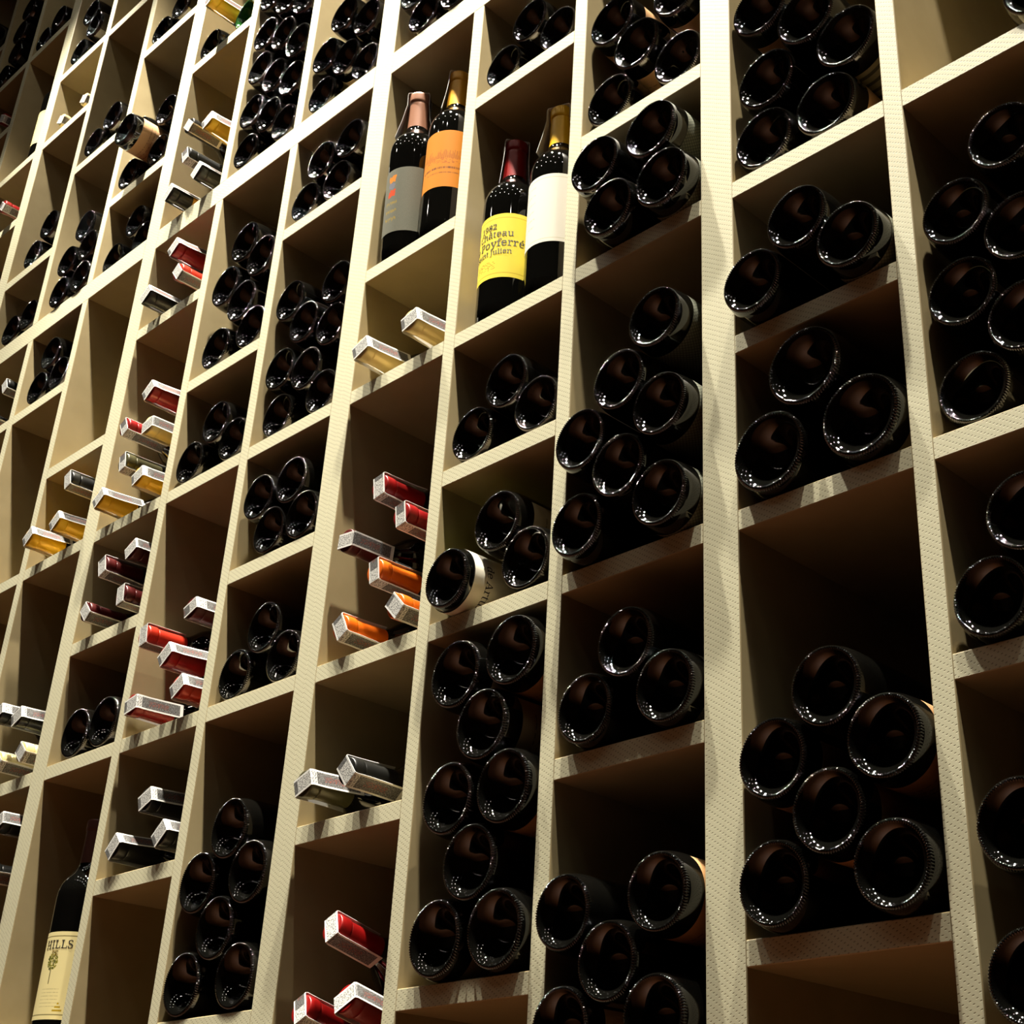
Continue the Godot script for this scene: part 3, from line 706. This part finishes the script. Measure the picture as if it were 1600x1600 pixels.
func standing(label: String, at: Vector3, h: float, r: float, cap: String, turn: float, lean: Vector3) -> Node3D:
	var t := thing("standing_wine_bottle", label, "bottle", "wine bottles standing upright in the cubbies")
	var s := Vector3(r / 0.0375, h / 0.3, r / 0.0375)
	var b := Basis.IDENTITY
	if lean.length() > 0.0:
		b = Basis(lean.normalized(), lean.length())
	b = b * Basis(Vector3.UP, turn)
	t.transform = Transform3D(b * Basis.from_scale(s), at)
	part("glass_body", bottle_mesh("whole"), M.dark, t)
	part("capsule", capsule_mesh(), M["cap_" + cap], t)
	return t

# a printed label: kind chooses the drawing
func printed(kind: String) -> StandardMaterial3D:
	var w := 512
	var h := 256
	var img := Image.create(w, h, false, Image.FORMAT_RGB8)
	var r := RandomNumberGenerator.new()
	r.seed = 77
	if kind == "yellow":
		img.fill(Color(0.87, 0.79, 0.27))
		frame(img, 16, Color(0.70, 0.56, 0.12))
		for i in 90:   # a small engraved vignette under the words
			img.fill_rect(Rect2i(150 + r.randi_range(0, 120), 186 + r.randi_range(0, 34), r.randi_range(2, 9), 2), Color(0.66, 0.50, 0.10))
	elif kind == "orange":
		img.fill(Color(0.72, 0.44, 0.06))
		for i in 60:   # engraved house with its turrets, then two lines of print
			var x := 90 + i * 5
			var tall := r.randi_range(10, 40)
			img.fill_rect(Rect2i(x, 128 - tall, 2, tall), Color(0.50, 0.26, 0.06))
		for i in 120:
			img.fill_rect(Rect2i(80 + r.randi_range(0, 310), 124 + r.randi_range(0, 26), r.randi_range(3, 14), 2), Color(0.58, 0.30, 0.07))
		for i in 46:
			img.fill_rect(Rect2i(100 + i * 6, 166, r.randi_range(2, 5), 9), Color(0.36, 0.19, 0.06))
			img.fill_rect(Rect2i(140 + i * 4, 190, r.randi_range(1, 3), 5), Color(0.46, 0.26, 0.08))
	elif kind == "grey":
		img.fill(Color(0.42, 0.42, 0.37))
		for y in h:
			for x in w:
				var g := r.randf_range(-0.03, 0.03)
				img.set_pixel(x, y, Color(0.42 + g, 0.42 + g, 0.37 + g))
		for i in 40:   # a loose brush drawing: orange, slate blue and red
			img.fill_rect(Rect2i(236 + r.randi_range(0, 60), 24 + r.randi_range(0, 22), r.randi_range(8, 22), 7), Color(0.80, 0.48, 0.14))
			img.fill_rect(Rect2i(236 + r.randi_range(0, 60), 52 + r.randi_range(0, 22), r.randi_range(8, 22), 7), Color(0.44, 0.44, 0.48))
			img.fill_rect(Rect2i(236 + r.randi_range(0, 60), 82 + r.randi_range(0, 24), r.randi_range(8, 22), 7), Color(0.76, 0.28, 0.14))
		for row in 3:
			for i in 22:
				img.fill_rect(Rect2i(222 + i * 5, 128 + row * 32 + r.randi_range(0, 8), 3, r.randi_range(5, 13)), Color(0.62, 0.52, 0.20))
	elif kind == "white":
		img.fill(Color(0.86, 0.85, 0.80))
		frame(img, 12, Color(0.76, 0.74, 0.62))
		for row in 6:
			for i in 12:
				img.fill_rect(Rect2i(90 + i * 7, 34 + row * 30, r.randi_range(2, 5), r.randi_range(2, 6)), Color(0.76, 0.73, 0.60))
	else:
		img.fill(Color(0.88, 0.83, 0.60))
		img.fill_rect(Rect2i(0, 12, w, 3), Color(0.50, 0.46, 0.30))
		img.fill_rect(Rect2i(0, h - 15, w, 3), Color(0.50, 0.46, 0.30))
		if kind == "tree":
			img.fill_rect(Rect2i(246, 104, 5, 50), Color(0.30, 0.26, 0.12))
			for i in 150:   # the crown
				var a := r.randf() * TAU
				var d := sqrt(r.randf())
				var c: Color = [Color(0.40, 0.40, 0.14), Color(0.25, 0.26, 0.10), Color(0.55, 0.53, 0.20)][r.randi() % 3]
				img.fill_rect(Rect2i(int(248 + cos(a) * d * 32), int(86 + sin(a) * d * 26), r.randi_range(3, 8), r.randi_range(2, 6)), c)
			for row in 6:
				for i in 18:
					img.fill_rect(Rect2i(212 + i * 6, 168 + row * 10, r.randi_range(2, 5), 2), Color(0.70, 0.65, 0.46))
			for row in 3:
				img.fill_rect(Rect2i(322 - row * 10, 208 + row * 10, 10 + row * 20, 5), Color(0.66, 0.55, 0.12))
	var m := StandardMaterial3D.new()
	m.albedo_texture = tex(img)
	m.roughness = 0.7
	m.metallic_specular = 0.2
	return m

func frame(img: Image, e: int, c: Color) -> void:
	var w := img.get_width()
	var h := img.get_height()
	img.fill_rect(Rect2i(e, e, w - 2 * e, 2), c)
	img.fill_rect(Rect2i(e, h - e - 2, w - 2 * e, 2), c)
	img.fill_rect(Rect2i(e, e, 2, h - 2 * e), c)
	img.fill_rect(Rect2i(w - e - 2, e, 2, h - 2 * e), c)

func make_standing() -> void:
	var f2: float = LEVEL[2] + T + 0.0003
	var f3: float = LEVEL[3] + T + 0.0003
	var fm: float = LEVEL[-2] + T + 0.0003
	var f8: float = LEVEL[8] + T + 0.0003
	var t := standing("standing bottle with grey label and pink capsule, leaning beside an orange label", Vector3(-1.3785, f3 + 0.0026, -0.038), 0.300, 0.0372, "pink", 0.0, Vector3(0.055, 0, -0.04))
	var lb := part("paper_label", wrap_mesh(0.03775, 0.042, 0.150, 2.7), printed("grey"), t)
	lb.rotation.y = deg_to_rad(-3)
	var ts := part("tax_strip", strip_mesh(0.078, 0.014, 0.0105), M.strip, t)
	ts.rotation.y = deg_to_rad(42)
	t = standing("standing bottle with orange label and gold capsule beside a grey label", Vector3(-1.2965, f3, -0.038), 0.311, 0.0372, "amber", 0.0, Vector3.ZERO)
	lb = part("paper_label", wrap_mesh(0.03775, 0.075, 0.172, 3.7), printed("orange"), t)
	lb.rotation.y = deg_to_rad(42)
	ts = part("tax_strip", strip_mesh(0.070, 0.007, 0.0105), M.strip, t)
	ts.rotation.y = deg_to_rad(56)
	t = standing("standing bottle with yellow label and red capsule, lettered in black", Vector3(-1.159, f2, -0.038), 0.300, 0.0378, "red", 0.0, Vector3.ZERO)
	lb = part("paper_label", wrap_mesh(0.03775, 0.058, 0.158, 3.5), printed("yellow"), t)
	lb.rotation.y = deg_to_rad(14)
	part("lettering", bent_text("1982", 0.0120, 0.0379, 0.1385, -0.22, "Droid Serif"), M.ink, lb)
	part("lettering", bent_text("Château", 0.0135, 0.0379, 0.1265, 0.04, "Droid Serif", true), M.ink, lb)
	part("lettering", bent_text("Léoville Poyferré", 0.0155, 0.0379, 0.1120, -0.55, "Droid Serif", false), M.ink, lb)
	part("lettering", bent_text("Saint Julien", 0.0105, 0.0379, 0.0985, -0.06, "Droid Serif", true), M.ink, lb)
	ts = part("tax_strip", strip_mesh(0.074, 0.004, 0.0105), M.strip, t)
	ts.rotation.y = deg_to_rad(54)
	t = standing("standing bottle with white label and yellow capsule beside a yellow label", Vector3(-1.074, f2, -0.040), 0.310, 0.0380, "yellow", 0.0, Vector3.ZERO)
	lb = part("paper_label", wrap_mesh(0.03775, 0.070, 0.172, 3.9), printed("white"), t)
	lb.rotation.y = deg_to_rad(35)
	ts = part("tax_strip", strip_mesh(0.066, 0.012, 0.0125), M.strip, t)
	ts.rotation.y = deg_to_rad(20)
	t = standing("standing bottle with cream tree label and plum capsule, lower left cubby", Vector3(-1.970, fm, -0.040), 0.300, 0.0378, "plum", 0.0, Vector3.ZERO)
	lb = part("paper_label", wrap_mesh(0.03775, 0.026, 0.140, 3.4), printed("tree"), t)
	lb.rotation.y = deg_to_rad(22)
	part("lettering", bent_text("HILLS", 0.0150, 0.0379, 0.1230, 0.06, "Droid Serif"), M.ink, lb)
	part("lettering", bent_text("TE", 0.0090, 0.0379, 0.1120, 0.0, "Droid Serif"), M.gilt, lb)
	t = standing("standing bottle with plain cream label in the dim far left cubbies", Vector3(-2.846, f8, -0.042), 0.300, 0.0376, "black", 0.0, Vector3.ZERO)
	lb = part("paper_label", wrap_mesh(0.03775, 0.045, 0.145, 3.4), printed("plain"), t)
	lb.rotation.y = deg_to_rad(30)

# ------------------------------------------------------------------ the rack
func half(i: int) -> float:
	return T if i % 3 == 0 else T / 2.0   # every third post is two side panels back to back

func make_rack(m: int, upper: bool, label: String) -> void:
	var t := thing("wine_rack", label, "wine rack", "beige cubby rack units of the wine wall")
	var i0 := m * 3
	var lo: float = LEVEL[5] + T if upper else LEVEL[-10]
	var hi: float = LEVEL[13] + T if upper else LEVEL[5] + T
	var x0: float = POSTS[i0]
	var x1: float = POSTS[i0 + 3]
	var g := 0.00005
	var org := Vector3(x0, lo, 0)
	t.position = org
	var add := func(called: String, a0: float, a1: float, b0: float, b1: float, z0: float, z1: float, soft := "lrtb") -> void:
		part(called, board(a0 - org.x, a1 - org.x, b0 - org.y, b1 - org.y, z0, z1, soft), null, t)
	add.call("side_panel", x0 + g, x0 + T, lo, hi, -DEPTH, 0.0, "r")
	add.call("side_panel", x1 - T, x1 - g, lo, hi, -DEPTH, 0.0, "l")
	for k in [1, 2]:
		add.call("divider", POSTS[i0 + k] - T / 2, POSTS[i0 + k] + T / 2, lo + T, hi - T, -DEPTH, 0.0, "lr")
	add.call("top_panel", x0 + T, x1 - T, hi - T, hi - g, -DEPTH, 0.0, "b")
	add.call("bottom_panel", x0 + T, x1 - T, lo + g, lo + T, -DEPTH, 0.0, "t")
	add.call("back_panel", x0 + g, x1 - g, lo, hi, -DEPTH - 0.010, -DEPTH)
	for k in 3:
		var c := COLS[i0 + k]
		for l in (UP if upper else LOW)[c]:
			var y: float = LEVEL[l]
			add.call("shelf", POSTS[i0 + k] + half(i0 + k), POSTS[i0 + k + 1] - half(i0 + k + 1), y, y + T, -DEPTH, -0.0001, "tb")
	if not upper:
		add.call("plinth", x0 + g, x1 - g, 0.0, lo, -DEPTH, -0.03)

# ------------------------------------------------------------------ lamps
func lamp(label: String, at: Vector3, aim: Vector3, energy: float, cone: float, size: float) -> void:
	var t := thing("ceiling_spotlight", label, "spotlight", "spotlights on the ceiling tracks")
	t.position = at
	var d := (aim - at).normalized()
	var y := -d
	var x := y.cross(Vector3(0, 0, 1)).normalized()
	t.basis = Basis(x, y, x.cross(y))
	# +y of the lamp points back towards the ceiling; the glowing face looks along -y
	if not mesh_cache.has("can"):
		mesh_cache["can"] = lathe([Vector2(0.0, 0.125), Vector2(0.030, 0.124), Vector2(0.036, 0.118), Vector2(0.038, 0.10), Vector2(0.040, 0.008), Vector2(0.040, 0.0), Vector2(0.036, 0.0), Vector2(0.033, 0.012), Vector2(0.0, 0.012)], 32)
		mesh_cache["lens"] = lathe([Vector2(0.0, 0.006), Vector2(0.033, 0.006), Vector2(0.033, 0.0095), Vector2(0.0, 0.0095)], 32)
		mesh_cache["stem"] = lathe([Vector2(0.0, 0.118), Vector2(0.008, 0.118), Vector2(0.008, 0.165), Vector2(0.0, 0.165)], 12)
	part("housing", mesh_cache.can, M.black_metal, t)
	part("lens", mesh_cache.lens, M.glow, t)
	part("stem", mesh_cache.stem, M.black_metal, t)
	var l := SpotLight3D.new()
	l.name = "lamp_light"
	l.light_color = LIGHT
	l.light_energy = energy
	l.spot_angle = cone
	l.spot_angle_attenuation = 1.0
	l.spot_range = 14.0
	l.spot_attenuation = 2.0
	l.light_size = size
	l.shadow_enabled = true
	l.position = Vector3(0, -0.012, 0)
	l.rotation.x = -PI / 2
	t.add_child(l)

const LIGHT := Color(1.0, 0.965, 0.90)

const ENERGY := [15.0, 32.0, 30.0, 30.0, 20.0, 12.0]

func _ready() -> void:
	rng.seed = 3
	# camera
	var cam := Camera3D.new()
	cam.name = "camera"
	cam.projection = Camera3D.PROJECTION_FRUSTUM
	cam.near = 0.05
	cam.far = 60.0
	var foc := 2269.17
	cam.size = 1600.0 / foc * cam.near
	cam.frustum_offset = Vector2((800.0 - 965.29) / foc, (755.87 - 800.0) / foc) * cam.near
	cam.transform = Transform3D(Basis(Vector3(0.73349667, 0.02178587, -0.67934381), Vector3(0.30208905, 0.88489458, 0.3545473), Vector3(0.60887177, -0.46528159, 0.64248596)).orthonormalized(), Vector3(0, 1.5, 0.97))
	add_child(cam)
	cam.current = true
	# air and exposure
	var env := Environment.new()
	env.background_mode = Environment.BG_COLOR
	env.background_color = Color(0.01, 0.01, 0.01)
	env.tonemap_mode = Environment.TONE_MAPPER_LINEAR
	env.tonemap_exposure = 0.68
	env.sdfgi_enabled = true
	env.ssao_enabled = true
	env.ssil_enabled = true
	var we := WorldEnvironment.new()
	we.environment = env
	add_child(we)
	# materials
	make_materials()
	M.black_metal = mat(Color(0.05, 0.05, 0.05), 0.5)
	var gw := mat(Color(1, 1, 1), 0.5)
	gw.emission_enabled = true
	gw.emission = LIGHT
	gw.emission_energy_multiplier = 150.0
	M.glow = gw
	# lamps: one row close to the rack washes down its face, a second row serves the aisle
	var names := ["first", "second", "third", "fourth", "fifth", "sixth"]
	var xs := [-2.65, -2.02, -1.40, -0.76, -0.12, 0.52]
	for i in xs.size():
		lamp("%s black spotlight from the left in the row washing the rack" % names[i], Vector3(xs[i], 4.66, 0.38), Vector3(xs[i], 2.9, 0.05), ENERGY[i], 27.0, 0.03)
	var xs2 := [-2.9, -2.2, -1.5, -0.8, -0.1, 0.6]
	for i in xs2.size():
		lamp("%s black spotlight from the left in the middle row" % names[i], Vector3(xs2[i], 4.66, 1.10), Vector3(xs2[i], 0.0, 2.0), 3.2, 24.0, 0.03)
		lamp("%s black spotlight from the left in the row over the far aisle" % names[i], Vector3(xs2[i], 4.66, 1.85), Vector3(xs2[i], 0.0, 2.4), 3.2, 24.0, 0.03)
	# the room
	var dark_wall := mat(Color(0.22, 0.17, 0.13), 0.8)
	var floor_m := mat(Color(0.46, 0.27, 0.14), 0.5)
	var ceil_m := mat(Color(0.16, 0.15, 0.14), 0.9)
	struct("floor", box(Vector3(8.4, 0.2, 4.4)), floor_m, Vector3(-1.4, -0.1, 1.4))
	struct("ceiling", box(Vector3(8.4, 0.2, 4.4)), ceil_m, Vector3(-1.4, 4.94, 1.4))
	struct("wall_back", box(Vector3(8.4, 4.84, 0.2)), dark_wall, Vector3(-1.4, 2.42, -0.47))
	struct("wall_front", box(Vector3(8.4, 4.84, 0.2)), dark_wall, Vector3(-1.4, 2.42, 3.4))
	struct("wall_left", box(Vector3(0.2, 4.84, 4.4)), dark_wall, Vector3(-5.5, 2.42, 1.4))
	struct("wall_right", box(Vector3(0.2, 4.84, 4.4)), dark_wall, Vector3(2.7, 2.42, 1.4))
	var track := 1
	for z in [0.38, 1.10, 1.85]:
		struct("trim_%d" % track, box(Vector3(5.6, 0.03, 0.04)), M.black_metal, Vector3(-1.2, 4.825, z))
		track += 1
	# the racks, five units wide and two high
	var wide := ["leftmost", "second from left", "third from left", "fourth from left", "rightmost"]
	for m in 5:
		make_rack(m, false, "lower beige cubby rack unit below the thick seam, %s of five" % wide[m])
		make_rack(m, true, "upper beige cubby rack unit above the thick seam, %s of five" % wide[m])
	# the bottles
	make_standing()
	for row in BOTTLES:
		lying_bottle(row)
